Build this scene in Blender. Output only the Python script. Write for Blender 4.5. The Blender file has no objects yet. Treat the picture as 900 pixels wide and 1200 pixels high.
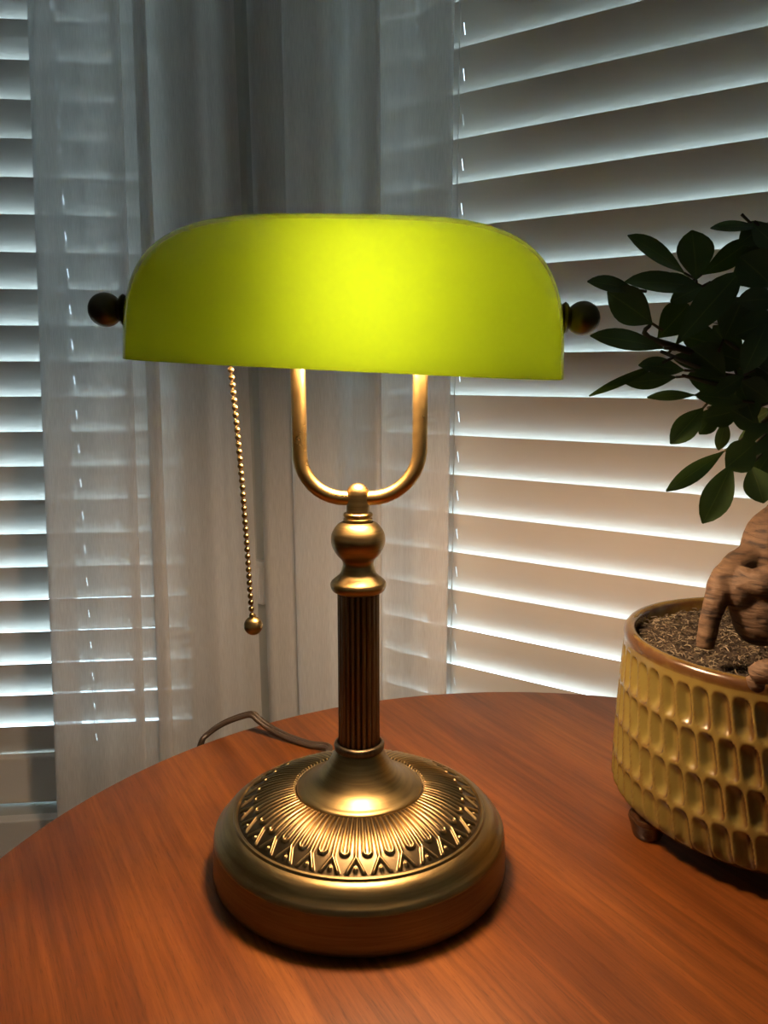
import bpy, bmesh, math, random
from mathutils import Vector, Matrix, noise
random.seed(7)
SC = bpy.context.scene
COL = SC.collection
PI = math.pi
F = 965.0                      # focal length in pixels of the 900x1200 frame
PITCH = math.radians(9.6)
CAMZ = 1.05
TZ = 0.75                      # table height

# ------------------------------------------------------------------ helpers
def at(x, y, D):
    """photo pixel + horizontal distance -> world point"""
    a = (x-450)/F; b = (y-600)/F
    Y = math.cos(PITCH)-b*math.sin(PITCH); Z = math.sin(PITCH)+b*math.cos(PITCH)
    return Vector((a/Y*D, D, CAMZ-Z/Y*D))

def obj(name, bm, m, parent=None, smooth=False, auto=None):
    me = bpy.data.meshes.new(name)
    bmesh.ops.recalc_face_normals(bm, faces=bm.faces) if len(bm.faces) < 150000 else None
    if smooth:
        for f in bm.faces: f.smooth = True
    bm.to_mesh(me); bm.free()
    if auto is not None:
        me.set_sharp_from_angle(angle=math.radians(auto))
    o = bpy.data.objects.new(name, me); COL.objects.link(o)
    for mm in (m if isinstance(m, (list, tuple)) else [m]): me.materials.append(mm)
    if parent:
        o.parent = parent
        o.matrix_parent_inverse = parent.matrix_world.inverted()
    return o

def empty(name, loc):
    o = bpy.data.objects.new(name, None); COL.objects.link(o)
    o.location = loc; o.empty_display_size = .05
    o.matrix_world = Matrix.Translation(loc)
    return o

def tag(o, label=None, cat=None, group=None, kind=None):
    if label: o['label'] = label
    if cat: o['category'] = cat
    if group: o['group'] = group
    if kind: o['kind'] = kind
    return o

def box(bm, c, s, M=None, bev=0):
    r = bmesh.ops.create_cube(bm, size=1)
    vs = r['verts']
    for v in vs: v.co = Vector((v.co.x*s[0]+c[0], v.co.y*s[1]+c[1], v.co.z*s[2]+c[2]))
    if bev:
        es = list({e for v in vs for e in v.link_edges})
        rr = bmesh.ops.bevel(bm, geom=es, offset=bev, segments=2, profile=.6, affect='EDGES')
        vs = list({v for v in rr['verts']} | {v for v in vs if v.is_valid})
    if M is not None:
        for v in vs: v.co = M @ v.co
    return vs

def lathe(bm, prof, c=(0, 0, 0), n=64, M=None, rf=None):
    """prof: list of (r, z). rf(theta, r, z)->r optional"""
    rings = []
    for r, z in prof:
        if r < 1e-6:
            rings.append([bm.verts.new((0, 0, z))])
        else:
            ring = []
            for i in range(n):
                t = 2*PI*i/n
                rr = rf(t, r, z) if rf else r
                ring.append(bm.verts.new((rr*math.cos(t), rr*math.sin(t), z)))
            rings.append(ring)
    for a, b in zip(rings, rings[1:]):
        for i in range(n):
            j = (i+1) % n
            if len(a) == 1 and len(b) == 1: continue
            if len(a) == 1: bm.faces.new((a[0], b[i], b[j]))
            elif len(b) == 1: bm.faces.new((a[i], b[0], a[j]))
            else: bm.faces.new((a[i], b[i], b[j], a[j]))
    vs = [v for r in rings for v in r]
    for v in vs:
        if M is not None: v.co = M @ v.co
        v.co += Vector(c)
    return vs

def smooth_prof(pts, k=6):
    """Catmull-Rom through 2d points"""
    out = []
    n = len(pts)
    for i in range(n-1):
        p0 = pts[max(i-1, 0)]; p1 = pts[i]; p2 = pts[i+1]; p3 = pts[min(i+2, n-1)]
        for j in range(k):
            t = j/k
            out.append(tuple(.5*((2*b)+(-a+c)*t+(2*a-5*b+4*c-d)*t*t+(-a+3*b-3*c+d)*t**3) for a, b, c, d in zip(p0, p1, p2, p3)))
    out.append(tuple(pts[-1]))
    return out

def tube(bm, pts, rad, n=12, flat=1.0, up=None, cap=True):
    pts = [Vector(p) for p in pts]
    if not hasattr(rad, '__len__'): rad = [rad]*len(pts)
    rings = []
    prev = None
    for i, p in enumerate(pts):
        t = (pts[min(i+1, len(pts)-1)]-pts[max(i-1, 0)]).normalized()
        if up is not None: u = Vector(up)
        elif prev is not None: u = prev
        else: u = Vector((0, 0, 1)) if abs(t.z) < .9 else Vector((1, 0, 0))
        u = (u-t*u.dot(t))
        if u.length < 1e-4: u = t.orthogonal()
        u.normalize(); prev = u
        w = t.cross(u)
        rings.append([bm.verts.new(p+(u*math.cos(2*PI*k/n)*flat+w*math.sin(2*PI*k/n))*rad[i]) for k in range(n)])
    for a, b in zip(rings, rings[1:]):
        for k in range(n):
            bm.faces.new((a[k], b[k], b[(k+1) % n], a[(k+1) % n]))
    if cap:
        bm.faces.new(rings[0][::-1]); bm.faces.new(rings[-1])
    return [v for r in rings for v in r]

def ball(bm, c, r, seg=16, sc=(1, 1, 1)):
    rr = bmesh.ops.create_uvsphere(bm, u_segments=seg, v_segments=max(6, seg//2), radius=r)
    for v in rr['verts']: v.co = Vector((v.co.x*sc[0], v.co.y*sc[1], v.co.z*sc[2]))+Vector(c)
    return rr['verts']

# ------------------------------------------------------------------ materials
class N:
    def __init__(s, name):
        s.m = bpy.data.materials.new(name); s.m.use_nodes = True
        s.t = s.m.node_tree; s.t.nodes.clear()
        s.out = s.t.nodes.new('ShaderNodeOutputMaterial')
    def n(s, typ, **kw):
        nd = s.t.nodes.new('ShaderNode'+typ)
        for k, v in kw.items():
            if k.startswith('i_'):
                key = k[2:].replace('_', ' ')
                nd.inputs[key].default_value = v
            else: setattr(nd, k, v)
        return nd
    def l(s, a, b): s.t.links.new(a, b)
    def ramp(s, stops):
        r = s.n('ValToRGB'); e = r.color_ramp.elements
        while len(e) < len(stops): e.new(.5)
        for i, (p, c) in enumerate(stops):
            e[i].position = p; e[i].color = (*c, 1) if len(c) == 3 else c
        return r

def principled(name, col, rough=.5, metal=0, bump=None, coat=0, **kw):
    a = N(name)
    p = a.n('BsdfPrincipled'); p.inputs['Base Color'].default_value = (*col, 1)
    p.inputs['Roughness'].default_value = rough; p.inputs['Metallic'].default_value = metal
    p.inputs['Coat Weight'].default_value = coat
    for k, v in kw.items(): p.inputs[k].default_value = v
    if bump:
        sc, st, di = bump
        tc = a.n('TexCoord'); nz = a.n('TexNoise'); nz.inputs['Scale'].default_value = sc; nz.inputs['Detail'].default_value = 4
        b = a.n('Bump'); b.inputs['Strength'].default_value = st; b.inputs['Distance'].default_value = di
        a.l(tc.outputs['Object'], nz.inputs['Vector']); a.l(nz.outputs['Fac'], b.inputs['Height']); a.l(b.outputs[0], p.inputs['Normal'])
    a.l(p.outputs[0], a.out.inputs[0])
    a.p = p
    return a.m

M_wall = principled('wall_paint', (.52, .54, .52), .75, bump=(180, .15, .001))
M_white = principled('white_paint', (.76, .75, .72), .45)
M_ceil = principled('ceiling_paint', (.7, .69, .66), .85)
M_slat = principled('blind_slat', (.80, .775, .73), .5)
M_cordw = principled('blind_cord', (.8, .79, .75), .8)
M_plate = principled('white_plastic', (.75, .76, .75), .35)
M_black = principled('dark_felt', (.02, .02, .02), .9)

def mat_floor():
    a = N('floor_boards')
    tc = a.n('TexCoord'); mp = a.n('Mapping'); mp.inputs['Scale'].default_value = (1, 8, 1)
    nz = a.n('TexNoise', i_Scale=6, i_Detail=6)
    r = a.ramp([(.3, (.05, .03, .02)), (.7, (.12, .07, .04))])
    p = a.n('BsdfPrincipled', i_Roughness=.45)
    a.l(tc.outputs['Object'], mp.inputs[0]); a.l(mp.outputs[0], nz.inputs['Vector']); a.l(nz.outputs['Fac'], r.inputs[0])
    a.l(r.outputs[0], p.inputs['Base Color']); a.l(p.outputs[0], a.out.inputs[0])
    return a.m
M_floor = mat_floor()

def mat_wood():
    a = N('cherry_wood')
    tc = a.n('TexCoord')
    mp = a.n('Mapping'); mp.inputs['Rotation'].default_value = (0, 0, -math.radians(61))
    # grain direction (.48,-.877): rotate so that it lies along local x
    ang = math.atan2(-.877, .48)
    mp.inputs['Rotation'].default_value = (0, 0, -ang)
    a.l(tc.outputs['Object'], mp.inputs[0])
    def stretched(sx, sy, scale, det, rough=.6, dist=0):
        m2 = a.n('Mapping'); m2.inputs['Scale'].default_value = (sx, sy, 1)
        a.l(mp.outputs[0], m2.inputs[0])
        z = a.n('TexNoise'); z.inputs['Scale'].default_value = scale; z.inputs['Detail'].default_value = det
        z.inputs['Roughness'].default_value = rough; z.inputs['Distortion'].default_value = dist
        a.l(m2.outputs[0], z.inputs['Vector']); return z
    n1 = stretched(.9, 9, 3.0, 5, .6, .6)      # broad streaks
    n2 = stretched(1.6, 46, 6, 6, .65)          # fine grain
    n3 = stretched(1, 1.4, 4.5, 3)              # blotches of stain
    n4 = stretched(14, 200, 7, 2)               # pores
    r1 = a.ramp([(.30, (.105, .030, .006)), (.48, (.175, .053, .009)), (.62, (.235, .077, .013)), (.8, (.155, .047, .008))])
    a.l(n1.outputs['Fac'], r1.inputs[0])
    r2 = a.ramp([(.36, (.72, .66, .60)), (.60, (1.12, 1.12, 1.12))]); a.l(n2.outputs['Fac'], r2.inputs[0])
    r3 = a.ramp([(.3, (.80, .76, .74)), (.7, (1.12, 1.14, 1.16))]); a.l(n3.outputs['Fac'], r3.inputs[0])
    r4 = a.ramp([(.30, (.72, .68, .64)), (.42, (1, 1, 1))]); a.l(n4.outputs['Fac'], r4.inputs[0])
    cur = r1.outputs[0]
    for r in (r2, r3, r4):
        mx = a.n('MixRGB', blend_type='MULTIPLY'); mx.inputs[0].default_value = 1
        a.l(cur, mx.inputs[1]); a.l(r.outputs[0], mx.inputs[2]); cur = mx.outputs[0]
    p = a.n('BsdfPrincipled', i_Roughness=.42); p.inputs['Coat Weight'].default_value = .06; p.inputs['Coat Roughness'].default_value = .3
    p.inputs['Specular IOR Level'].default_value = .33
    b = a.n('Bump', i_Strength=.12, i_Distance=.0006); a.l(n2.outputs['Fac'], b.inputs['Height']); a.l(b.outputs[0], p.inputs['Normal'])
    a.l(cur, p.inputs['Base Color']); a.l(p.outputs[0], a.out.inputs[0])
    return a.m
M_wood = mat_wood()

def mat_brass(name, c1, c2, rough=.33, brush=(1, 1, 1), aniso=0):
    a = N(name)
    tc = a.n('TexCoord'); mp = a.n('Mapping'); mp.inputs['Scale'].default_value = brush
    nz = a.n('TexNoise', i_Scale=60, i_Detail=5); a.l(tc.outputs['Object'], mp.inputs[0]); a.l(mp.outputs[0], nz.inputs['Vector'])
    r = a.ramp([(.35, c1), (.65, c2)]); a.l(nz.outputs['Fac'], r.inputs[0])
    rr = a.n('MapRange'); rr.inputs['To Min'].default_value = rough-.05; rr.inputs['To Max'].default_value = rough+.07
    a.l(nz.outputs['Fac'], rr.inputs['Value'])
    p = a.n('BsdfPrincipled', i_Metallic=1.0); p.inputs['Anisotropic'].default_value = aniso
    a.l(r.outputs[0], p.inputs['Base Color']); a.l(rr.outputs[0], p.inputs['Roughness'])
    b = a.n('Bump', i_Strength=.06, i_Distance=.0004); a.l(nz.outputs['Fac'], b.inputs['Height']); a.l(b.outputs[0], p.inputs['Normal'])
    a.l(p.outputs[0], a.out.inputs[0])
    return a.m
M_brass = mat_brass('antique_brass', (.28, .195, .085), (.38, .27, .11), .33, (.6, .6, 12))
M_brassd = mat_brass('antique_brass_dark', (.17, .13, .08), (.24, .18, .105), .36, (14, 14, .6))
M_brasss = mat_brass('antique_brass_dimmed_side', (.13, .115, .08), (.18, .155, .105), .42, (.5, .5, 14))  # same brass as the shoulder; weaker reflections painted in as darker colour
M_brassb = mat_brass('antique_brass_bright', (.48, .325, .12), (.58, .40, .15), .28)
def mat_relief():
    a = N('patinated_brass_relief')
    at_ = a.n('Attribute', attribute_name='relief')
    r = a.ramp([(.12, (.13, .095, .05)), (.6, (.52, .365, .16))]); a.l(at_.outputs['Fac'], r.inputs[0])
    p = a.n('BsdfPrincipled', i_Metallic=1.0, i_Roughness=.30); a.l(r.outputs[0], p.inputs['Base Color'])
    a.l(p.outputs[0], a.out.inputs[0]); return a.m
M_relief = mat_relief()
M_knob = mat_brass('antique_brass_knob', (.11, .09, .055), (.15, .12, .07), .42)

def mat_shade(name, tcol, dcol, gl, mix=.3):
    a = N(name)
    t = a.n('BsdfTranslucent'); t.inputs[0].default_value = (*tcol, 1)
    d = a.n('BsdfDiffuse'); d.inputs[0].default_value = (*dcol, 1)
    m = a.n('MixShader'); m.inputs[0].default_value = mix
    a.l(t.outputs[0], m.inputs[1]); a.l(d.outputs[0], m.inputs[2])
    g = a.n('BsdfGlossy'); g.inputs['Roughness'].default_value = .12
    fr = a.n('Fresnel', i_IOR=1.38)
    m2 = a.n('MixShader'); a.l(fr.outputs[0], m2.inputs[0]); a.l(m.outputs[0], m2.inputs[1]); a.l(g.outputs[0], m2.inputs[2])
    last = m2 if gl else m
    a.l(last.outputs[0], a.out.inputs[0])
    return a.m
M_shade_out = mat_shade('green_glass', (.045, .073, .002), (.035, .13, .006), True)
M_shade_in = mat_shade('white_glass_lining', (.93, .93, .90), (.92, .92, .88), False, .6)

def mat_bulb():
    a = N('lit_bulb'); e = a.n('Emission'); e.inputs[0].default_value = (1.0, .66, .40, 1); e.inputs[1].default_value = BULB
    a.l(e.outputs[0], a.out.inputs[0]); return a.m
BULB = 210.0
M_bulb = mat_bulb()

def mat_curtain():
    a = N('sheer_voile')
    tc = a.n('TexCoord')
    def z(scale, sx, sy, sz, det=3):
        mp = a.n('Mapping'); mp.inputs['Scale'].default_value = (sx, sy, sz)
        nz = a.n('TexNoise'); nz.inputs['Scale'].default_value = scale; nz.inputs['Detail'].default_value = det
        a.l(tc.outputs['UV'], mp.inputs[0]); a.l(mp.outputs[0], nz.inputs['Vector']); return nz
    n1 = z(1, 900, 60, 1); n2 = z(1, 50, 1.2, 1, 2)
    ad = a.n('Math', operation='ADD'); a.l(n1.outputs['Fac'], ad.inputs[0]); a.l(n2.outputs['Fac'], ad.inputs[1])
    mr = a.n('MapRange'); mr.inputs['From Min'].default_value = .6; mr.inputs['From Max'].default_value = 1.4
    mr.inputs['To Min'].default_value = .68; mr.inputs['To Max'].default_value = .92
    a.l(ad.outputs[0], mr.inputs['Value'])
    t = a.n('BsdfTranslucent'); t.inputs[0].default_value = (.90, .90, .89, 1)
    d = a.n('BsdfDiffuse'); d.inputs[0].default_value = (.88, .87, .86, 1)
    m = a.n('MixShader'); m.inputs[0].default_value = .55; a.l(t.outputs[0], m.inputs[1]); a.l(d.outputs[0], m.inputs[2])
    tr = a.n('BsdfTransparent')
    m2 = a.n('MixShader'); a.l(mr.outputs[0], m2.inputs[0]); a.l(tr.outputs[0], m2.inputs[1]); a.l(m.outputs[0], m2.inputs[2])
    a.l(m2.outputs[0], a.out.inputs[0]); return a.m
M_curtain = mat_curtain()

def mat_glass():
    a = N('window_glass')
    tr = a.n('BsdfTransparent'); tr.inputs[0].default_value = (.95, .97, .97, 1)
    g = a.n('BsdfGlossy'); g.inputs['Roughness'].default_value = .02
    fr = a.n('Fresnel', i_IOR=1.45); m = a.n('MixShader'); a.l(fr.outputs[0], m.inputs[0]); a.l(tr.outputs[0], m.inputs[1]); a.l(g.outputs[0], m.inputs[2])
    a.l(m.outputs[0], a.out.inputs[0]); return a.m
M_glass = mat_glass()

def mat_leaf():
    a = N('ficus_leaf')
    uv = a.n('UVMap'); sp = a.n('SeparateXYZ'); a.l(uv.outputs[0], sp.inputs[0])
    # u across (0..1), v along; pale midrib
    s = a.n('Math', operation='SUBTRACT'); a.l(sp.outputs[0], s.inputs[0]); s.inputs[1].default_value = .5
    ab = a.n('Math', operation='ABSOLUTE'); a.l(s.outputs[0], ab.inputs[0])
    r = a.ramp([(0, (.15, .19, .06)), (.03, (.066, .108, .036))]); a.l(ab.outputs[0], r.inputs[0])
    tc = a.n('TexCoord'); nz = a.n('TexNoise', i_Scale=22); a.l(tc.outputs['Object'], nz.inputs['Vector'])
    r2 = a.ramp([(.35, (.6, .7, .6)), (.65, (1.25, 1.2, 1.1))]); a.l(nz.outputs['Fac'], r2.inputs[0])
    mx = a.n('MixRGB', blend_type='MULTIPLY'); mx.inputs[0].default_value = 1; a.l(r.outputs[0], mx.inputs[1]); a.l(r2.outputs[0], mx.inputs[2])
    p = a.n('BsdfPrincipled', i_Roughness=.42); a.l(mx.outputs[0], p.inputs['Base Color'])
    t = a.n('BsdfTranslucent'); t.inputs[0].default_value = (.08, .15, .02, 1)
    m = a.n('MixShader'); m.inputs[0].default_value = .12; a.l(p.outputs[0], m.inputs[1]); a.l(t.outputs[0], m.inputs[2])
    a.l(m.outputs[0], a.out.inputs[0]); return a.m
M_leaf = mat_leaf()

def mat_bark():
    a = N('ficus_bark')
    tc = a.n('TexCoord'); mp = a.n('Mapping'); mp.inputs['Scale'].default_value = (1, 1, 5)
    nz = a.n('TexNoise', i_Scale=80, i_Detail=6, i_Distortion=.4); a.l(tc.outputs['Object'], mp.inputs[0]); a.l(mp.outputs[0], nz.inputs['Vector'])
    r = a.ramp([(.34, (.032, .017, .009)), (.46, (.10, .056, .028)), (.75, (.17, .102, .054))]); a.l(nz.outputs['Fac'], r.inputs[0])
    p = a.n('BsdfPrincipled', i_Roughness=.72); a.l(r.outputs[0], p.inputs['Base Color'])
    b = a.n('Bump', i_Strength=.8, i_Distance=.0016); a.l(nz.outputs['Fac'], b.inputs['Height']); a.l(b.outputs[0], p.inputs['Normal'])
    a.l(p.outputs[0], a.out.inputs[0]); return a.m
M_bark = mat_bark()
M_twig = principled('ficus_twig', (.05, .045, .02), .7)

def mat_pot():
    a = N('olive_glaze')
    at_ = a.n('Attribute', attribute_name='ridge')
    tc = a.n('TexCoord'); nz = a.n('TexNoise', i_Scale=90, i_Detail=5); a.l(tc.outputs['Object'], nz.inputs['Vector'])
    ad = a.n('Math', operation='MULTIPLY_ADD'); a.l(nz.outputs['Fac'], ad.inputs[0]); ad.inputs[1].default_value = .5; 
    a.l(at_.outputs['Fac'], ad.inputs[2])
    r = a.ramp([(.28, (.215, .165, .040)), (.55, (.175, .115, .028)), (.80, (.09, .042, .012)), (1.0, (.08, .033, .011))]); a.l(ad.outputs[0], r.inputs[0])
    p = a.n('BsdfPrincipled', i_Roughness=.26); p.inputs['Coat Weight'].default_value = .4; p.inputs['Coat Roughness'].default_value = .12
    a.l(r.outputs[0], p.inputs['Base Color'])
    b = a.n('Bump', i_Strength=.15, i_Distance=.0008); a.l(nz.outputs['Fac'], b.inputs['Height']); a.l(b.outputs[0], p.inputs['Normal'])
    a.l(p.outputs[0], a.out.inputs[0]); return a.m
M_pot = mat_pot()
M_foot = principled('dark_brown_glaze', (.05, .022, .01), .25, coat=.5)
M_soil = principled('dark_potting_soil', (.045, .028, .016), .95, bump=(260, .8, .002))
def mat_strand():
    a = N('dry_moss')
    at_ = a.n('Attribute', attribute_name='tone')
    r = a.ramp([(0, (.035, .024, .014)), (.5, (.13, .095, .055)), (1, (.40, .33, .22))]); a.l(at_.outputs['Fac'], r.inputs[0])
    p = a.n('BsdfPrincipled', i_Roughness=.8); a.l(r.outputs[0], p.inputs['Base Color']); a.l(p.outputs[0], a.out.inputs[0]); return a.m
M_strand = mat_strand()
M_cable = principled('brown_cable', (.045, .032, .022), .4)

# ------------------------------------------------------------------ room
# wall planes (blind plane): left  D=1.097+.105 X, right D=.966-.704 X, corner near (-.165, 1.081)
def frame_from(p0, dirx):
    d = Vector((dirx[0], dirx[1], 0)).normalized()
    nrm = Vector((d.y, -d.x, 0))           # towards the room
    if nrm.y > 0: nrm = -nrm
    m = Matrix.Identity(4)
    m.col[0] = (*d, 0); m.col[1] = (*nrm, 0); m.col[2] = (0, 0, 1, 0); m.col[3] = (p0[0], p0[1], 0, 1)
    return m
CORNER = Vector((-.1620, 1.0800))
ML = frame_from(CORNER, (-1, -.105))       # local x runs left from the corner, y into the room
MR = frame_from(CORNER, (1, -.704))        # local x runs right from the corner
CEIL = 2.5
SILL = CAMZ-.5865
HEAD = 2.10
WF = .02                                    # wall face stands this far in front of the blind plane
def wall_with_hole(name, M, L, x0, x1):
    bm = bmesh.new()
    t = .14; yc = WF-t/2
    def b(xa, xb, za, zb): box(bm, ((xa+xb)/2, yc, (za+zb)/2), (xb-xa, t, zb-za), M)
    xs = .0
    b(xs, x0, 0, CEIL); b(x1, L, 0, CEIL); b(x0, x1, 0, SILL-.0); b(x0, x1, HEAD, CEIL)
    return tag(obj(name, bm, M_wall), kind='structure')
lx0 = .0965; lx1 = .90
rx0 = .1415; rx1 = 1.05
wl = wall_with_hole('wall_left', ML, 1.75, lx0, lx1)
wr = wall_with_hole('wall_right', MR, 1.95, rx0, rx1)
def plain(name, c, s, m, **k):
    bm = bmesh.new(); box(bm, c, s); return tag(obj(name, bm, m), kind='structure')
plain('floor', (0, -.9, -.05), (4.6, 4.6, .1), M_floor)
plain('ceiling', (0, -.9, CEIL+.05), (4.6, 4.6, .1), M_ceil)
endL = ML @ Vector((1.75, 0, 0)); endR = MR @ Vector((1.95, 0, 0))
bm = bmesh.new(); wx = endL.x-.05; y0_, y1_ = -3.1, endL.y+.05
for a_, b_, za, zb in ((y0_, -1.9, 0, CEIL), (-1.45, y1_, 0, CEIL), (-1.9, -1.45, 0, 1.1), (-1.9, -1.45, 2.0, CEIL)):
    box(bm, (wx, (a_+b_)/2, (za+zb)/2), (.1, b_-a_, zb-za))
tag(obj('wall_far_left', bm, M_wall), kind='structure')
w3 = empty('added_fill_window', (wx, -1.675, 1.1)); tag(w3, 'unseen window added in the left side wall for cool fill light', 'window', kind='structure')  # unseen window, added to throw cool daylight on leaves and lamp
bm = bmesh.new()
for a_, b_, za, zb in ((-1.9, -1.86, 1.1, 2.0), (-1.49, -1.45, 1.1, 2.0), (-1.86, -1.49, 1.1, 1.14), (-1.86, -1.49, 1.96, 2.0)):
    box(bm, (wx, (a_+b_)/2, (za+zb)/2), (.05, b_-a_, zb-za))
obj('window_frame', bm, M_white, w3)
bm = bmesh.new(); box(bm, (wx, -1.675, 1.55), (.004, .38, .83)); obj('glass_pane', bm, M_glass, w3)
plain('wall_far_right', (endR.x+.05, (endR.y-3.0)/2, CEIL/2), (.1, endR.y+3.1, CEIL), M_wall)
plain('wall_back', ((endL.x+endR.x)/2, -3.05, CEIL/2), (endR.x-endL.x+.2, .1, CEIL), M_wall)

def window(name, M, x0, x1, label):
    root = empty(name, M @ Vector(((x0+x1)/2, -.06, SILL)))
    tag(root, label, 'window', kind='structure')
    bm = bmesh.new()
    y = -.085; w = .045; d = .04
    for xa, xb, za, zb in ((x0, x0+w, SILL, HEAD), (x1-w, x1, SILL, HEAD), (x0+w, x1-w, SILL, SILL+w), (x0+w, x1-w, HEAD-w, HEAD), (x0+w, x1-w, 1.30, 1.335)):
        box(bm, ((xa+xb)/2, y, (za+zb)/2), (xb-xa, d, zb-za), M)
    obj('window_frame', bm, M_white, root)
    bm = bmesh.new(); box(bm, ((x0+x1)/2, y, (SILL+HEAD)/2), (x1-x0-2*w+.01, .004, HEAD-SILL-2*w+.01), M)
    obj('glass_pane', bm, M_glass, root)
    bm = bmesh.new()
    c = .055; yf = WF+.008
    for xa, xb, za, zb in ((x0-c, x0, SILL-c, HEAD+c), (x1, x1+c, SILL-c, HEAD+c), (x0, x1, SILL-c, SILL), (x0, x1, HEAD, HEAD+c)):
        box(bm, ((xa+xb)/2, yf, (za+zb)/2), (xb-xa, .018, zb-za), M, .002)
    obj('casing', bm, M_white, root)
window('window_1', ML, lx0, lx1, 'left window of the bay, white casing, behind closed blinds')
window('window_2', MR, rx0, rx1, 'right window of the bay, white casing, behind closed blinds')

def blind(M, x0, x1, ztop, ladders, label, tilt):
    """room side slat edges (upper edge) at ztop - .044 k"""
    root = empty('venetian_blind', M @ Vector(((x0+x1)/2, 0, SILL+.006)))
    tag(root, label, 'blind', 'white venetian blinds in the bay windows')
    TILT = math.radians(tilt); W = .0505; P = .044
    zs = []
    z = ztop
    while z < HEAD-.06: z += P
    z -= P
    while z-W*math.sin(TILT) > SILL+.030: zs.append(z); z -= P
    bm = bmesh.new()
    rnd = random.Random(int(abs(x1)*1000))
    xs = [x0+.003]
    for lx in ladders: xs += [lx-.0008, lx+.0008]
    xs.append(x1-.003)
    nseg = 8
    slots = set()
    for zi, ze in enumerate(zs):
        dt = rnd.uniform(-.006, .006); dz = rnd.uniform(-.0004, .0004)
        grid = []
        for j in range(nseg+1):
            f = j/nseg
            crown = .0016*(1-(2*f-1)**2)
            a = TILT+dt
            # from upper room edge going outward and down
            y = -math.cos(a)*W*f + math.sin(a)*crown
            zz = ze+dz-math.sin(a)*W*f + math.cos(a)*crown
            grid.append([(x, y, zz) for x in xs])
        vt = [[bm.verts.new(M @ Vector(p)) for p in row] for row in grid]
        vb = []
        th = .0026
        nx = Vector((0, math.sin(TILT), math.cos(TILT)))
        for row in grid:
            vb.append([bm.verts.new(M @ (Vector(p)-nx*th)) for p in row])
        def hole(j, i): return i % 2 == 1 and 3 <= j <= 4
        nxs = len(xs)-1
        for j in range(nseg):
            for i in range(nxs):
                if hole(j, i): continue
                bm.faces.new((vt[j][i], vt[j][i+1], vt[j+1][i+1], vt[j+1][i]))
                bm.faces.new((vb[j][i], vb[j+1][i], vb[j+1][i+1], vb[j][i+1]))
        for i in range(nxs):
            bm.faces.new((vt[0][i], vb[0][i], vb[0][i+1], vt[0][i+1]))
            bm.faces.new((vt[nseg][i], vt[nseg][i+1], vb[nseg][i+1], vb[nseg][i]))
        for j in range(nseg):
            bm.faces.new((vt[j][0], vt[j+1][0], vb[j+1][0], vb[j][0]))
            bm.faces.new((vt[j][-1], vb[j][-1], vb[j+1][-1], vt[j+1][-1]))
    obj('slats', bm, M_slat, root)
    zr = zs[-1]-P
    bm = bmesh.new()
    zr0 = SILL+.006
    box(bm, ((x0+x1)/2, -.006, (zr+zr0)/2), (x1-x0-.006, .016, zr-zr0), M, .003)
    obj('bottom_rail', bm, M_slat, root)
    bm = bmesh.new(); box(bm, ((x0+x1)/2, -.028, HEAD-.026), (x1-x0-.004, .055, .05), M, .002)
    obj('head_rail', bm, M_slat, root)
    for lx in ladders:
        bm = bmesh.new()
        path = []
        for k, ze in enumerate(zs):
            path.append(M @ Vector((lx-.001, .0022, ze+.001)))
            path.append(M @ Vector((lx+.0005*(-1)**k, .0030, ze-.02)))
        path.append(M @ Vector((lx, .003, zr0+.012)))
        tube(bm, path, .0006, 6)
        path2 = [M @ Vector((lx+.0006, -.0195, z2-.0495)) for z2 in zs]
        tube(bm, path2, .0006, 6)
        obj('ladder_cord', bm, M_cordw, root, smooth=True)
    return root
lad_l = [(-.162+.394)/.9945]
blind(ML, lx0, lx1, 1.46, [lad_l[0], lad_l[0]+.40], 'white venetian blind closed over the left bay window, behind the left sheer curtain', 70)
blind(MR, rx0, rx1, 1.334, [(.079+.162)/.8177, (.079+.162)/.8177+.52], 'white venetian blind closed over the right bay window, behind the leafy plant', 74.5)

# ------------------------------------------------------------------ curtains
def curtain(pts, top, bot, label, clr, zt=2.28, zb=.03):
    """pts: (s, n) path; top/bot: ((x0,y0),(x1,y1)) at z=1.45 and z=.5"""
    path = smooth_prof(pts, 8)
    bm = bmesh.new(); uvl = bm.loops.layers.uv.new('UVMap')
    nz = 60
    L = [0]
    for a, b in zip(path, path[1:]): L.append(L[-1]+math.hypot((b[0]-a[0])*.24, b[1]-a[1]))
    rows = []
    for k in range(nz+1):
        z = zt+(zb-zt)*k/nz
        f = (1.45-z)/.95
        p0 = Vector(top[0]).lerp(Vector(bot[0]), f); p1 = Vector(top[1]).lerp(Vector(bot[1]), f)
        d = p1-p0; nn = Vector((d.y, -d.x)).normalized()
        if nn.y > 0: nn = -nn
        row = []
        for i, (s, n) in enumerate(path):
            wob = .0035*noise.noise(Vector((s*5+clr, z*1.6, clr)))
            shift = .010*noise.noise(Vector((s*3, z*1.1, clr+5)))*min(1, 6*s, 6*(1-s)) if 0 < s < 1 else 0
            sc = 1+.25*(noise.noise(Vector((s*4, z*.8, clr+9))))
            q = p0+d*(s+shift)+nn*(n*sc+wob)
            row.append(bm.verts.new((q.x, q.y, z)))
        rows.append((row, z))
    for (a, za), (b, zb_) in zip(rows, rows[1:]):
        for i in range(len(path)-1):
            f = bm.faces.new((a[i], a[i+1], b[i+1], b[i])); f.smooth = True
            for lp, (u, v) in zip(f.loops, ((L[i], za), (L[i+1], za), (L[i+1], zb_), (L[i], zb_))): lp[uvl].uv = (u, v)
    o = obj('sheer_curtain', bm, M_curtain)
    return tag(o, label, 'curtain', 'sheer curtains of the bay window')
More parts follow.
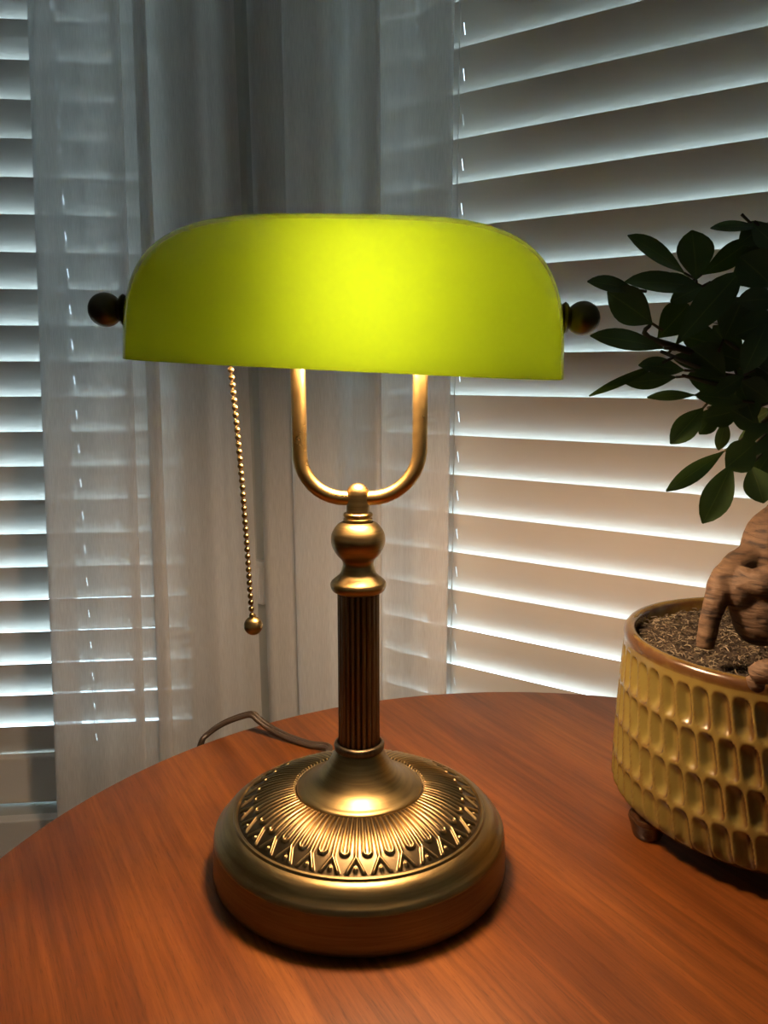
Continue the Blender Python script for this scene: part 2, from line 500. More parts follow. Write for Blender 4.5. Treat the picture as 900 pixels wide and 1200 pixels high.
left_pts = [(.13, -.004), (.02, -.006), (.0, 0), (.03, .005), (.13, .006), (.24, .013), (.34, .010), (.435, .013), (.425, .003), (.385, -.006), (.42, -.012), (.50, -.006), (.565, .006), (.55, .012), (.50, .004), (.53, -.009), (.62, -.012), (.72, -.003), (.80, .008), (.86, .003), (.93, -.005), (1.0, -.002)]
curtain(left_pts, ((-.380, .955), (-.166, .990)), ((-.408, .95), (-.153, .985)), 'white sheer curtain hanging left of the brass pull chain', 1.3)
right_pts = [(0, .0), (.06, .008), (.14, -.004), (.20, -.012), (.235, .0), (.225, .010), (.26, .013), (.36, .004), (.42, -.010), (.50, -.008), (.60, .004), (.68, .012), (.675, .002), (.61, -.005), (.65, -.013), (.76, -.006), (.86, .006), (.95, .006), (1.0, .004), (1.0, -.001), (.97, -.005), (.90, -.004)]
curtain(right_pts, ((-.151, .985), (.0665, .850)), ((-.142, .972), (.0675, .850)), 'white sheer curtain hanging behind the brass lamp yoke, beside the right blind', 4.1)
def rod(M, x0, x1, y, label):
    r = empty('curtain_rod', M @ Vector((x0, y, 2.3))); tag(r, label, 'curtain rod', 'curtain rods of the bay')
    bm = bmesh.new(); tube(bm, [M @ Vector((x0, y, 2.3)), M @ Vector((x1, y, 2.3))], .009, 16)
    obj('pole', bm, M_knob, r, smooth=True, auto=50)
    for x in (x0+.03, x1-.03):
        bm = bmesh.new(); box(bm, (x, (y+WF)/2, 2.3), (.012, y-WF, .012), M); box(bm, (x, WF+.003, 2.3), (.03, .006, .05), M)
        obj('bracket', bm, M_knob, r)
rod(ML, .03, 1.0, .095, 'curtain rod above the left bay window')
rod(MR, .03, 1.15, .087, 'curtain rod above the right bay window')

# small white box in the corner between the curtains
bm = bmesh.new()
box(bm, (.013, WF+.006, CAMZ-.270), (.030, .012, .058), MR, .002)
box(bm, (.013, WF+.0125, CAMZ-.270), (.020, .002, .040), MR, .0005)
tag(obj('wall_box', bm, M_plate), 'small white box on the corner wall between the two sheer curtains', 'wall box')

# ------------------------------------------------------------------ table
TC = Vector((.1186, .3743)); TR = .3755
root = empty('round_table', (TC.x, TC.y, 0)); tag(root, 'round reddish-brown wooden table under the lamp and the potted plant', 'table')
bm = bmesh.new()
lathe(bm, [(0, TZ), (TR-.006, TZ), (TR-.0025, TZ-.0008), (TR-.0006, TZ-.003), (TR, TZ-.006), (TR, TZ-.018), (TR-.002, TZ-.021), (TR-.008, TZ-.023), (0, TZ-.023)], (TC.x, TC.y, 0), 180)
obj('tabletop', bm, M_wood, root, smooth=True, auto=30)
bm = bmesh.new()
lathe(bm, smooth_prof([(.10, .727), (.09, .715), (.03, .70), (.028, .60), (.042, .45), (.036, .30), (.05, .22), (.05, .15), (.0, .145)], 5), (TC.x, TC.y, 0), 32)
obj('pedestal', bm, M_wood, root, smooth=True, auto=50)
for k in range(4):
    a = PI/4+k*PI/2; d = Vector((math.cos(a), math.sin(a), 0)); c = Vector((TC.x, TC.y, 0))
    bm = bmesh.new(); tube(bm, [c+d*.035+Vector((0, 0, .19)), c+d*.12+Vector((0, 0, .16)), c+d*.21+Vector((0, 0, .07)), c+d*.27+Vector((0, 0, .022)), c+d*.30+Vector((0, 0, .020))], [.024, .022, .020, .019, .017], 12)
    obj('leg', bm, M_wood, root, smooth=True, auto=60)

# ------------------------------------------------------------------ lamp
LX, LY = -.0150, .468
lamp = empty('bankers_lamp', (LX, LY, TZ)); tag(lamp, 'brass desk lamp with a glowing yellow-green glass shade and pull chain', 'lamp')
LC = (LX, LY, TZ)
# base shell
bm = bmesh.new()
prof = [(0, .0015), (.086, .0015), (.0885, .003), (.0892, .006), (.0890, .012), (.0885, .022), (.0882, .0255), (.0876, .0278), (.0864, .0290), (.0850, .0300), (.0838, .0318), (.0822, .0342), (.0800, .0362), (.0775, .0374), (.0765, .0376), (.0758, .0390), (.0745, .0393), (.0738, .0384), (.072, .0375), (.0, .0375)]
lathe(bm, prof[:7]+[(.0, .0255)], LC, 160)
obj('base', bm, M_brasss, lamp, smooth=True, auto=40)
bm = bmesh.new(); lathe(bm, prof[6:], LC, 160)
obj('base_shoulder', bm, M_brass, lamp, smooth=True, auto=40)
bm = bmesh.new(); lathe(bm, [(.0, 0), (.085, 0), (.0855, .0016), (0, .0016)], LC, 96)
obj('felt_pad', bm, M_black, lamp)
# ornament ring : embossed relief
NU = 32
def relief(r, ph):
    """ph in (-.5,.5] unit phase; returns height"""
    arc = 2*PI*r/NU
    x = ph*arc
    def ridge(d, w=.00058): return math.exp(-(d/w)**2)
    h = 0.0
    R1 = .0615                                  # end of the U
    ux = arc*.5                                # U centre at the unit border
    q = abs(abs(x)-ux)                          # distance from U centre line
    half = .165*2*PI*R1/NU if r > R1 else .165*arc
    if r < R1: h = max(h, ridge(q-.165*arc))
    else: h = max(h, ridge(math.hypot(q, r-R1)-half))
    if r < .0645: h = max(h, ridge(x))           # stem
    else:
        spread = (r-.0645)*.62
        h = max(h, ridge((abs(x)-spread)*.78)) if r < .0722 else h
    h = max(h, .8*math.exp(-((x/.0008)**2+((r-.0702)/.0011)**2)))
    fade = min(1, (r-.0385)/.0012)*min(1, max(0, (.0733-r)/.0008))
    return max(0, fade)*h
bm = bmesh.new(); rl = bm.verts.layers.float.new('relief')
na = NU*28; nr = 84
r0, r1 = .0372, .0742
rings = []
for j in range(nr+1):
    f = j/nr; r = r0+(r1-r0)*f
    zb = .0515+(.0378-.0515)*(f**1.15) + .0022*math.sin(PI*f)
    rng = []
    for i in range(na):
        t = 2*PI*i/na
        u = (i % 28)/28.0; ph = u if u <= .5 else u-1
        hh = relief(r, ph)
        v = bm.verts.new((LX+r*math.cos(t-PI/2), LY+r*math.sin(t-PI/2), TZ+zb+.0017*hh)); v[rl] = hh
        rng.append(v)
    rings.append(rng)
for a, b in zip(rings, rings[1:]):
    for i in range(na):
        j = (i+1) % na
        bm.faces.new((a[i], b[i], b[j], a[j]))
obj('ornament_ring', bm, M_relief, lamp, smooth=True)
# cone
bm = bmesh.new()
lathe(bm, smooth_prof([(.0378, .0505), (.0380, .0520), (.0365, .0532), (.0340, .0540)], 3)+smooth_prof([(.0332, .0545), (.0270, .0580), (.0215, .0635), (.0175, .0695), (.0152, .0745), (.0143, .0765)], 5), LC, 96)
obj('base_cone', bm, M_brass, lamp, smooth=True, auto=50)
bm = bmesh.new()
lathe(bm, smooth_prof([(.0135, .0755), (.0150, .0765), (.0153, .0785), (.0146, .0802), (.0132, .0808)], 4), LC, 64)
obj('collar', bm, M_brassd, lamp, smooth=True, auto=60)
# fluted column
NF = 22
bm = bmesh.new()
def flute(t, r, z):
    k = abs(math.sin(t*NF/2))
    return r-.0016*(1-k**.7)
lathe(bm, [(.0127, .0795), (.0125, .09), (.0124, .13), (.0124, .177)], LC, NF*14, rf=flute)
obj('fluted_column', bm, M_brassd, lamp, smooth=True, auto=70)
# turned finial above the column
bm = bmesh.new()
p = smooth_prof([(.0120, .1735), (.0150, .1745), (.0163, .1772), (.0160, .1795), (.0140, .1815), (.0108, .1845), (.0093, .1885), (.0090, .1905), (.0098, .1930), (.0125, .1960), (.0150, .2005), (.0158, .2048), (.0150, .2092), (.0120, .2135), (.0090, .2152)], 5)
lathe(bm, p, LC, 72)
obj('turned_stem', bm, M_brass, lamp, smooth=True, auto=60)
bm = bmesh.new()
p = []
for zc in (.2164, .2192):
    for k in range(7):
        a = -PI/2+PI*k/6
        p.append((.0075+.0011*math.cos(a), zc+.0013*math.sin(a)))
lathe(bm, [(.006, .2145)]+p+[(.006, .2210)], LC, 48)
obj('ring', bm, M_brassb, lamp, smooth=True, auto=60)
bm = bmesh.new()
p = [(.0068, .2200), (.0067, .2300)]+[(.0067*math.cos(a), .2312+.0066*math.sin(a)) for a in [k*PI/2/8 for k in range(9)]]
lathe(bm, p, LC, 48)
obj('finial_cap', bm, M_brass, lamp, smooth=True, auto=60)
# yoke (U)
bm = bmesh.new()
U = []
hw = .0342; cr = .027; zb_ = .2290; ztop = .338
ux0 = LX+.0018
for side in (-1, 1):
    pass
pts = [(-hw-.0002, ztop), (-hw-.0002, .300), (-hw, .275), (-hw, zb_+cr)]
for k in range(1, 10):
    a = PI+PI/2*k/10
    pts.append((-hw+cr+cr*math.cos(a), zb_+cr+cr*1.0*math.sin(a)))
pts.append((-hw+cr, zb_))
full = pts+[(0, zb_-.0005)]+[(-x, z) for x, z in reversed(pts)]
tl = math.radians(-1.2)
wp = []
for x, z in full:
    dz = z-zb_
    wp.append(Vector((LX+.0015*min(1, abs(dz)/.03)*1+x+dz*math.sin(tl)*.3, LY, TZ+z)))
tube(bm, wp, .0043, 20)
obj('yoke', bm, M_brassb, lamp, smooth=True, auto=60)
# socket housing inside the shade
AX = Vector((-.0203, .4615, TZ+.3316)); roll = math.radians(1.0)
RY = Matrix.Rotation(roll, 4, 'Y')
AM = Matrix.Translation(AX) @ RY            # local: x along the knob axis
XR = Matrix.Rotation(PI/2, 4, 'Y')         # lathe axis z -> x
bm = bmesh.new()
lathe(bm, [(0, -.058), (.012, -.058), (.016, -.054), (.016, -.018), (.018, -.014), (.018, .004), (0, .004)], (0, 0, 0), 32, AM @ Matrix.Translation((-.030, 0, 0)) @ XR)
obj('socket', bm, M_brassb, lamp, smooth=True, auto=40)
bm = bmesh.new()
tube(bm, [AM @ Vector((-.1235, 0, 0)), AM @ Vector((-.088, .0, 0))], .003, 12)
obj('support_arm', bm, M_brassb, lamp, smooth=True, auto=60); bm = bmesh.new()
tube(bm, [AM @ Vector((.036, 0, .010)), AM @ Vector((.060, 0, .026)), AM @ Vector((.090, 0, .024)), AM @ Vector((.110, 0, .0)), AM @ Vector((.1235, 0, 0))], .003, 12)
obj('support_arm', bm, M_brassb, lamp, smooth=True, auto=60); bm = bmesh.new()
tube(bm, [AM @ Vector((-.030, 0, .0)), AM @ Vector((-.026, 0, .018)), AM @ Vector((.0, 0, .027)), AM @ Vector((.036, 0, .010))], .003, 12)
obj('support_arm', bm, M_brassb, lamp, smooth=True, auto=60)
bm = bmesh.new()
lathe(bm, smooth_prof([(.011, -.034), (.0125, -.022), (.020, -.006), (.0235, .012), (.0215, .027), (.013, .037), (0, .0405)], 4), (0, 0, 0), 28, AM @ Matrix.Translation((.006, 0, -.006)) @ XR)
obj('light_bulb', bm, M_bulb, lamp, smooth=True)
# knobs on both ends with ringed necks
for sgn, xk in ((-1, -.1318), (1, .1290)):
    bm = bmesh.new()
    K = AM @ Matrix.Translation((xk, 0, 0)) @ (XR if sgn > 0 else Matrix.Rotation(-PI/2, 4, 'Y'))
    R = .0093
    prof = [(0, R)]+[(R*math.sin(a), R*math.cos(a)) for a in [k*PI/14 for k in range(1, 12)]]
    prof += [(.0062, -.0080), (.0078, -.0088), (.0086, -.0100), (.0078, -.0112), (.0066, -.0118), (.0082, -.0128), (.0088, -.0142), (.0080, -.0156), (.0070, -.0162), (.0088, -.0172), (.0092, -.0188), (0, -.0190)]
    lathe(bm, prof, (0, 0, 0), 40, K)
    obj('shade_knob', bm, M_knob, lamp, smooth=True, auto=50)
# glass shade
SM = Matrix.Translation(Vector((-.0205, .463, TZ+.3316))) @ Matrix.Rotation(math.radians(.75), 4, 'Y') @ Matrix.Rotation(math.radians(2.8), 4, 'X')
bm = bmesh.new()
SL, SW, SH, Z0 = .1155, .056, .0800, .3035-.3316
def shade_surface(inset, flip, mi):
    NA, NH = 128, 44
    rings = []
    for j in range(NH+1):
        a = (j/NH)*PI/2
        h = math.sin(a)**.9
        if j == NH: h = 1
        sx = max(0, 1-h**3.7)**(1/3.7); sy = max(0, 1-h**2.15)**(1/2.15)
        ring = []
        for i in range(NA):
            t = 2*PI*i/NA
            c, s = math.cos(t), math.sin(t)
            e = 5.0-2.2*h
            k = (abs(c)**e+abs(s)**e)**(-1/e)
            x = c*k*sx*(SL-inset); y = s*k*sy*(SW-inset)
            z = h*(SH-inset)-x*.034*(1-h)
            # flare: lower skirt is straight and a touch wider
            if j == NH:
                x = y = 0
            ring.append((x, y, z))
        rings.append(ring)
    vr = []
    for j, ring in enumerate(rings):
        if j == NH: vr.append([bm.verts.new(SM @ Vector((0, 0, Z0-0.0+ring[0][2])))])
        else: vr.append([bm.verts.new(SM @ Vector((p[0], p[1], Z0+p[2]))) for p in ring])
    for a, b in zip(vr, vr[1:]):
        for i in range(NA):
            k = (i+1) % NA
            if len(b) == 1: f = bm.faces.new((a[i], a[k], b[0]))
            else: f = bm.faces.new((a[i], a[k], b[k], b[i]))
            f.material_index = mi
    return vr[0]
ra = shade_surface(0, False, 0); rb = shade_surface(.0030, True, 1)
for i in range(len(ra)):
    k = (i+1) % len(ra); f = bm.faces.new((ra[i], rb[i], rb[k], ra[k])); f.material_index = 0
obj('glass_shade', bm, [M_shade_out, M_shade_in], lamp, smooth=True, auto=60)
# pull chain
c0 = Vector((-.0822, .446, TZ+.3068)); c1 = Vector((-.0768, .466, TZ+.157))
bm = bmesh.new(); lathe(bm, [(0, .002), (.005, .0018), (.0058, .0008), (.0055, 0), (.002, -.001), (0, -.001)], c0, 24)
tube(bm, [c0, c0+Vector((.004, .006, .018))], .0022, 10)
obj('chain_guide', bm, M_brassb, lamp, smooth=True, auto=50)
bm = bmesh.new()
nb = 37
for k in range(nb):
    t = (k+.3)/nb
    q = c0.lerp(c1, t)+Vector((.0007*math.sin(t*PI*1.3), 0, 0))
    ball(bm, q, .00172, 10)
tube(bm, [c0, c1], .0004, 6)
pc = obj('pull_chain', bm, M_brass, lamp, smooth=True)
bm = bmesh.new(); ball(bm, c1-Vector((0, 0, .0035)), .0056, 28); lathe(bm, [(.0017, .001), (.0019, .0025), (.0012, .0035)], c1, 16)
obj('pull_ball', bm, M_brass, pc, smooth=True)
# power cord
pts = [Vector((LX-.012, .548, TZ+.008)), Vector((LX-.03, .58, TZ+.006))]
for x, y, D in ((386, 877, .618), (362, 872, .628), (338, 864, .638), (318, 854, .647), (304, 844, .652), (296, 837.5, .655), (286, 838.5, .657), (270, 844, .658), (256, 851, .658), (244, 860, .656), (236, 870, .652)):
    pts.append(at(x, y, D))
e = pts[-1]
pts += [e+Vector((-.006, .004, -.03)), e+Vector((-.008, .012, -.12)), e+Vector((-.005, .03, -.35)), Vector((e.x, e.y+.04, .25)), Vector((e.x+.01, e.y+.05, .04)), Vector((e.x+.03, e.y+.09, .008)), Vector((e.x+.06, e.y+.16, .006))]
path = [Vector(p) for p in smooth_prof([tuple(p) for p in pts], 5)]
bm = bmesh.new()
side = Vector((.35, .9, .25)).normalized()
tube(bm, [p+side*.0016 for p in path], .0021, 10)
tube(bm, [p-side*.0016 for p in path], .0021, 10)
obj('power_cord', bm, M_cable, lamp, smooth=True)

# ------------------------------------------------------------------ potted ficus
PC = Vector((.2570, .5160, TZ))
plant = empty('potted_ficus', PC); tag(plant, 'bonsai ficus with thick roots in a yellow-brown dimpled ceramic pot', 'potted plant')
bm = bmesh.new()
ridge_l = bm.verts.layers.float.new('ridge')
NC = 52; NA = NC*16; 
zlo, zhi = .0165, .1235
def body_r(z):
    t = (z-zlo)/(zhi-zlo)
    r = .1003-.0042*t*t
    if t < .10: r -= .0075*(1-t/.10)**2
    return r
RH = (zhi-zlo-.004)/4
rings = []
def add_ring(rfun, z):
    ring = []
    for i in range(NA):
        t = 2*PI*i/NA
        r, rd = rfun(t)
        v = bm.verts.new((PC.x+r*math.cos(t), PC.y+r*math.sin(t), PC.z+z)); v[ridge_l] = rd
        ring.append(v)
    rings.append(ring)
add_ring(lambda t: (.02, .2), .0135); add_ring(lambda t: (.085, .2), .0135); add_ring(lambda t: (.0905, .3), .0145)
NZ = 88
for j in range(NZ+1):
    z = zlo+(zhi-zlo)*j/NZ
    def rf(t, z=z):
        row = min(3, int((z-zlo-.001)/RH)) if z > zlo+.001 else 0
        v = (z-zlo-.001)/RH-row                     # 0..1 in the row
        u = t/(2*PI)*NC + (.5 if row % 2 else 0) + .42*(v-.5)
        wob = .10*noise.noise(Vector((math.floor(u)*1.7, row*3.1, 2.2)))
        uu = (u-math.floor(u))-.5+wob*.5
        # rounded-rectangular scallop
        a = abs(uu)/.44; b = abs(v-.5-wob*.4)/.47
        d = (a**3+b**5)**(1/3.0) if a+b > 0 else 0
        if d < 1:
            s = 1-d
            # one steep side, one soft side
            slant = .5+.5*max(-1, min(1, uu/.4))
            dep = .0056*min(1, s/.75)**.8*(.45+.55*slant)
            edge = max(0, 1-s/.16)*.40 + .60*max(0, min(1, (slant-.35)/.6))*min(1, s/.12)
        else:
            dep = 0; edge = .16
        return body_r(z)-dep, edge
    add_ring(rf, z)
for r, z, g in ((.0962, .1245, .45), (.0966, .1265, .55), (.0962, .1290, .62), (.0948, .1308, .5), (.0925, .1315, .25), (.0902, .1308, .3), (.0890, .1290, .55), (.0884, .1250, .4), (.0880, .110, .3)):
    add_ring(lambda t, r=r, g=g: (r, g), z)
for a, b in zip(rings, rings[1:]):
    for i in range(NA):
        k = (i+1) % NA; bm.faces.new((a[i], a[k], b[k], b[i]))
pot = obj('pot', bm, M_pot, plant, smooth=True)
for ang in (192, 312, 72):
    a = math.radians(ang); c = Vector((PC.x+.0860*math.cos(a), PC.y+.0860*math.sin(a), TZ))
    bm = bmesh.new(); lathe(bm, smooth_prof([(0, .0), (.0075, .0), (.0095, .002), (.0110, .008), (.0122, .0150), (.0, .0155)], 3), c, 24)
    obj('foot', bm, M_foot, pot, smooth=True, auto=60)
SOILZ = TZ+.1215
bm = bmesh.new()
tone = bm.verts.layers.float.new('tone')
rs = []
for j in range(13):
    r = .0885*j/12
    if j == 0: rs.append([bm.verts.new((PC.x, PC.y, SOILZ+.004))]); continue
    ring = []
    for i in range(72):
        t = 2*PI*i/72
        x = PC.x+r*math.cos(t); y = PC.y+r*math.sin(t)
        ring.append(bm.verts.new((x, y, SOILZ+.004*(1-(j/12)**2)+.0022*noise.noise(Vector((x*70, y*70, 0))))))
    rs.append(ring)
for a, b in zip(rs, rs[1:]):
    for i in range(72):
        k = (i+1) % 72
        if len(a) == 1: bm.faces.new((a[0], b[i], b[k]))
        else: bm.faces.new((a[i], b[i], b[k], a[k]))
obj('soil', bm, M_soil, plant, smooth=True)
bm = bmesh.new(); tone = bm.verts.layers.float.new('tone')
rnd = random.Random(3)
for k in range(5200):
    r = .087*math.sqrt(rnd.random()); t = rnd.uniform(0, 2*PI)
    x = PC.x+r*math.cos(t); y = PC.y+r*math.sin(t); z = SOILZ+.004*(1-(r/.0885)**2)+rnd.uniform(.0002, .003)
    ln = rnd.uniform(.002, .0062); a = rnd.uniform(0, 2*PI); el = rnd.uniform(-.3, .8)
    if r > .080: a = t+PI+rnd.uniform(-1.2, 1.2)
    d = Vector((math.cos(a)*math.cos(el), math.sin(a)*math.cos(el), math.sin(el)))*ln
    bend = Vector((rnd.uniform(-1, 1), rnd.uniform(-1, 1), rnd.uniform(-.3, .8)))*ln*.25
    w = rnd.uniform(.00018, .00045); p = Vector((x, y, z)); tn = rnd.random()**2
    vs = tube(bm, [p-d*.5, p+bend, p+d*.5], [w, w, w*.5], 4)
    for v in vs: v[tone] = tn
ms = obj('moss', bm, M_strand, plant); ms['kind'] = 'stuff'
# roots and trunk
bm = bmesh.new()
def limb(pp, rr, k=5):
    pth = smooth_prof([(*p, r) for p, r in zip(pp, rr)], k)
    tube(bm, [p[:3] for p in pth], [p[3] for p in pth], 20)
P = at
limb([P(905, 640, .500), P(884, 655, .490), P(862, 664, .482), P(846, 684, .474), P(836, 712, .470), P(829, 742, .470), P(826, 760, .470)], [.012, .011, .0085, .0078, .0066, .0058, .005])
limb([P(878, 672, .472), P(868, 690, .468), P(866, 705, .470), P(862, 716, .478)], [.008, .0075, .0060, .004])
for v in ball(bm, P(893, 716, .474), .0172, 32, (1.05, 1, 1.25)): pass
limb([P(872, 690, .470), P(892, 683, .464), P(915, 684, .464), P(945, 700, .462), P(965, 745, .462), P(972, 775, .465)], [.007, .0095, .0105, .010, .008, .006])
limb([P(905, 690, .482), P(900, 660, .490), P(908, 632, .495), P(930, 605, .500), P(942, 560, .506), P(950, 500, .512), P(950, 440, .515)], [.017, .0165, .018, .016, .012, .0095, .007])
limb([P(930, 640, .500), P(965, 680, .500), P(985, 730, .505), P(985, 790, .510)], [.016, .016, .013, .009])
limb([P(935, 650, .520), P(925, 700, .545), P(920, 740, .555)], [.013, .012, .009])
limb([P(945, 700, .490), P(940, 730, .485), P(935, 760, .482)], [.016, .018, .014])
tr = obj('root_trunk', bm, M_bark, plant, smooth=True)
rm = tr.modifiers.new('remesh', 'REMESH'); rm.mode = 'VOXEL'; rm.voxel_size = .0014; rm.use_smooth_shade = True
sm = tr.modifiers.new('smooth', 'SMOOTH'); sm.factor = .6; sm.iterations = 6
tx = bpy.data.textures.new('bark_bumps', 'CLOUDS'); tx.noise_scale = .012
dm = tr.modifiers.new('disp', 'DISPLACE'); dm.texture = tx; dm.strength = .0022; dm.mid_level = .5
bm = bmesh.new()
limb([P(884, 792, .428), P(900, 787, .424), P(925, 790, .420)], [.0055, .0070, .0068], 4)
limb([P(884, 792, .428), P(887, 802, .427), P(890, 808, .427)], [.0045, .0045, .003], 4)
obj('root_stub', bm, M_bark, plant, smooth=True)

# leaves -------------------------------------------------
leafbm = bmesh.new(); luv = leafbm.loops.layers.uv.new('UVMap')
twig = bmesh.new()
def leaf(b, t, width, nrm, droop=.12, fold=.18, petiole=True, loose=False):
    """b base, t tip world points; nrm rough facing normal"""
    L = (t-b).length; ax = (t-b).normalized()
    n = Vector(nrm)
    if not loose: n = Vector((n.x, n.y-.35, n.z*.55))
    n = (n-ax*n.dot(ax)).normalized(); s = ax.cross(n)
    nl, nw = 10, 4
    rows = []
    for j in range(nl+1):
        v = j/nl
        # obovate outline with short pointed tip
        w = width*.5*(math.sin(PI*v**1.3)**.72)*(1.0 if v < .9 else 1-.25*(v-.9)/.1) if 0 < v < 1 else .0004
        cen = b+ax*L*v-n*droop*L*(v*v)+n*droop*L*.5*v
        row = []
        for i in range(nw+1):
            u = i/nw*2-1
            q = cen+s*w*u+n*(abs(u)**1.4*w*fold)
            row.append((leafbm.verts.new(q), (i/nw, v)))
        rows.append(row)
    for a, c in zip(rows, rows[1:]):
        for i in range(nw):
            f = leafbm.faces.new((a[i][0], a[i+1][0], c[i+1][0], c[i][0])); f.smooth = True
            for lp, q in zip(f.loops, (a[i][1], a[i+1][1], c[i+1][1], c[i][1])): lp[luv].uv = q
    if petiole:
        tube(twig, [b-ax*.007+n*.001, b], [.0008, .0007], 6)
# (base px, tip px, width px, base distance, tip distance, facing)
CAMDIR = Vector((-.35, -.9, .2))
LV = [
 ((802, 320), (740, 274), 22, .47, .45, (.1, -.7, .7)), ((816, 328), (812, 269), 36, .46, .46, (0, -1, .2)), ((822, 322), (881, 282), 23, .47, .47, (.0, -.8, -.5)),
 ((890, 266), (835, 265), 13, .45, .44, (.2, -.5, .9)), ((880, 262), (915, 292), 26, .45, .44, (-.2, -.8, .5)), ((745, 340), (692, 328), 17, .43, .41, (.1, -.7, .6)),
 ((764, 379), (714, 342), 36, .43, .42, (-.1, -1, .25)), ((826, 338), (738, 326), 24, .46, .43, (.1, -.6, .8)), ((832, 350), (776, 322), 20, .47, .45, (.1, -.7, .7)),
 ((822, 336), (788, 352), 18, .455, .44, (-.2, -.9, .3)), ((771, 396), (808, 356), 32, .46, .46, (-.2, -1, -.2)), ((792, 404), (868, 316), 32, .44, .44, (-.5, -.9, .3)),
 ((848, 398), (872, 348), 42, .45, .45, (0, -1, .1)), ((778, 408), (696, 391), 22, .42, .40, (.1, -.6, .7)), ((776, 425), (694, 462), 9, .43, .41, (.2, -.8, .6)),
 ((802, 434), (752, 426), 20, .44, .42, (0, -.6, .8)), ((792, 442), (736, 449), 17, .45, .43, (.1, -.9, -.1)), ((815, 463), (762, 464), 11, .45, .43, (0, -.7, .7)),
 ((824, 478), (787, 519), 24, .45, .44, (-.3, -.9, .2)), ((838, 478), (821, 508), 22, .46, .45, (0, -1, .2)), ((850, 490), (843, 528), 16, .46, .46, (.2, -1, .1)),
 ((848, 529), (784, 574), 18, .45, .43, (-.2, -.9, .3)), ((858, 543), (825, 613), 31, .45, .44, (-.1, -1, .2)), ((880, 546), (896, 589), 34, .46, .45, (.1, -1, .2)),
 ((886, 518), (852, 548), 34, .45, .445, (.1, -1, .2)), ((905, 335), (868, 300), 40, .43, .43, (0, -1, .1)), ((915, 350), (866, 352), 24, .43, .42, (0, -.9, .5)),
 ((920, 370), (862, 392), 30, .42, .42, (.1, -.8, .6)), ((902, 372), (873, 436), 26, .42, .41, (-.2, -.9, .5)), ((912, 415), (866, 424), 18, .46, .45, (0, -.8, .6)),
 ((900, 300), (862, 330), 30, .47, .45, (0, -1, .3)), ((850, 440), (812, 408), 34, .46, .45, (0, -1, .2)), ((852, 446), (808, 440), 30, .47, .46, (0, -1, .3)), ((848, 408), (800, 392), 30, .48, .47, (0, -1, .3)),
 ((870, 470), (818, 462), 20, .45, .44, (0, -.8, .6)), ((870, 480), (826, 490), 26, .46, .45, (0, -1, .3)), ((890, 500), (858, 480), 26, .46, .45, (0, -1, .4)), ((866, 448), (884, 492), 24, .46, .45, (0, -1, .4)),
 ((872, 440), (838, 462), 18, .44, .43, (0, -1, .4)), ((902, 470), (872, 448), 26, .46, .45, (0, -1, .3)), ((905, 498), (872, 526), 30, .46, .45, (0, -1, .3)),
 ((910, 520), (884, 560), 28, .47, .46, (0, -1, .3)), ((868, 430), (838, 382), 30, .49, .48, (0, -1, .3)), ((900, 262), (868, 284), 24, .46, .45, (0, -1, .3)), ((908, 380), (850, 362), 34, .455, .45, (0, -1, .3)), ((875, 425), (836, 412), 30, .47, .46, (0, -1, .3)), ((893, 268), (936, 302), 30, .45, .46, (0, -1, .3)), ((900, 285), (874, 318), 26, .46, .45, (0, -1, .3)), ((830, 430), (790, 418), 16, .46, .45, (0, -.8, .6)),
]
for b, t, w, Db, Dt, nr_ in LV:
    pb, pt = at(b[0], b[1], Db), at(t[0], t[1], Dt)
    leaf(pb, pt, w*(Db+Dt)/2*1.03/F*1.16, nr_)
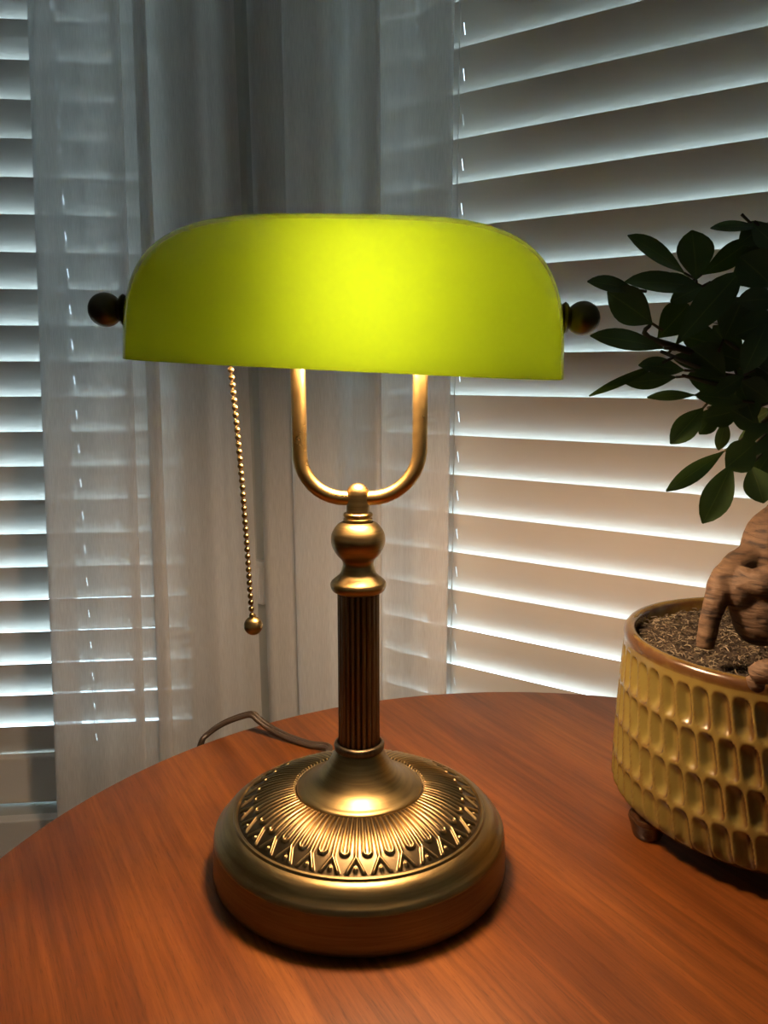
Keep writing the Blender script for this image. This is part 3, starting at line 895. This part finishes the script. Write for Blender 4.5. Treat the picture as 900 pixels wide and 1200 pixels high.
# fuller crown on the far side and to the right, around the crown centre
rnd = random.Random(12)
CC = at(948, 420, .515)
for k in range(230):
    th = rnd.uniform(0, 2*PI); ph = math.acos(rnd.uniform(-.75, 1))
    rr = rnd.uniform(.045, .105)
    d = Vector((math.sin(ph)*math.cos(th), math.sin(ph)*math.sin(th), math.cos(ph)))
    b = CC+Vector((d.x*rr*.95, d.y*rr*.72, d.z*rr*.85))
    g = (d+Vector((rnd.uniform(-.7, .7), rnd.uniform(-.7, .7), rnd.uniform(-.6, .5)))).normalized()
    t = b+g*rnd.uniform(.024, .038)
    # keep the silhouette of the crown's left side as the hand-placed leaves draw it
    def px(p):
        v = p-Vector((0, 0, CAMZ)); z = v.y*math.cos(PITCH)-v.z*math.sin(PITCH); return 450+F*v.x/z, 600+F*(-v.z*math.cos(PITCH)-v.y*math.sin(PITCH))/z
    (bx, by), (tx_, ty) = px(b), px(t)
    lim = lambda y: 862+max(0, 300-y)*.8 if y < 345 else (812 if y < 425 else 835+max(0, y-470)*.5)
    if min(bx-lim(by), tx_-lim(ty)) < 8: continue
    leaf(b, t, rnd.uniform(.015, .022), (g.cross(Vector((rnd.uniform(-1, 1), rnd.uniform(-1, 1), .2))).normalized()+Vector((0, -.2, .8))), loose=True)
fo = obj('foliage', leafbm, M_leaf, plant); fo['kind'] = 'stuff'
# twigs carrying the leaf clusters
hub = at(950, 450, .515)
for (tx1, ty1, td, mid) in (((810), 330, .465, (880, 370, .49)), (828, 345, .465, (890, 390, .49)), (770, 398, .445, (860, 425, .48)), (775, 412, .43, (850, 440, .47)), (800, 440, .45, (870, 455, .48)), (818, 465, .45, (870, 480, .48)), (830, 478, .455, (890, 470, .49)), (852, 530, .455, (900, 490, .49)), (762, 380, .435, (775, 402, .44)), (884, 540, .46, (920, 500, .49)), (895, 340, .44, (930, 390, .48)), (893, 285, .46, (925, 340, .48)), (848, 398, .455, (890, 425, .485))):
    pth = smooth_prof([tuple(hub), tuple(at(*mid)), tuple(at(tx1, ty1, td))], 5)
    tube(twig, pth, [.0022-.0013*i/(len(pth)-1) for i in range(len(pth))], 8)
obj('branches', twig, M_twig, plant, smooth=True)

# ------------------------------------------------------------------ light, world, camera
w = bpy.data.worlds.new('World'); SC.world = w; w.use_nodes = True
bg = w.node_tree.nodes['Background']; bg.inputs[0].default_value = (.64, .85, 1.0, 1); bg.inputs[1].default_value = 7.0

cam = bpy.data.cameras.new('Camera'); co = bpy.data.objects.new('Camera', cam); COL.objects.link(co)
co.location = (0, 0, CAMZ); co.rotation_euler = (PI/2-PITCH, 0, 0)
cam.sensor_fit = 'HORIZONTAL'; cam.sensor_width = 36; cam.lens = F/900*36; cam.clip_start = .01
SC.camera = co
SC.view_settings.view_transform = 'Standard'; SC.view_settings.look = 'None'; SC.view_settings.gamma = 1
SC.view_settings.use_curve_mapping = False
SC.view_settings.exposure = 0.15
cy = SC.cycles
cy.use_denoising = True
cy.max_bounces = 14; cy.diffuse_bounces = 8; cy.transmission_bounces = 10; cy.transparent_max_bounces = 24; cy.glossy_bounces = 6
cy.sample_clamp_indirect = 6
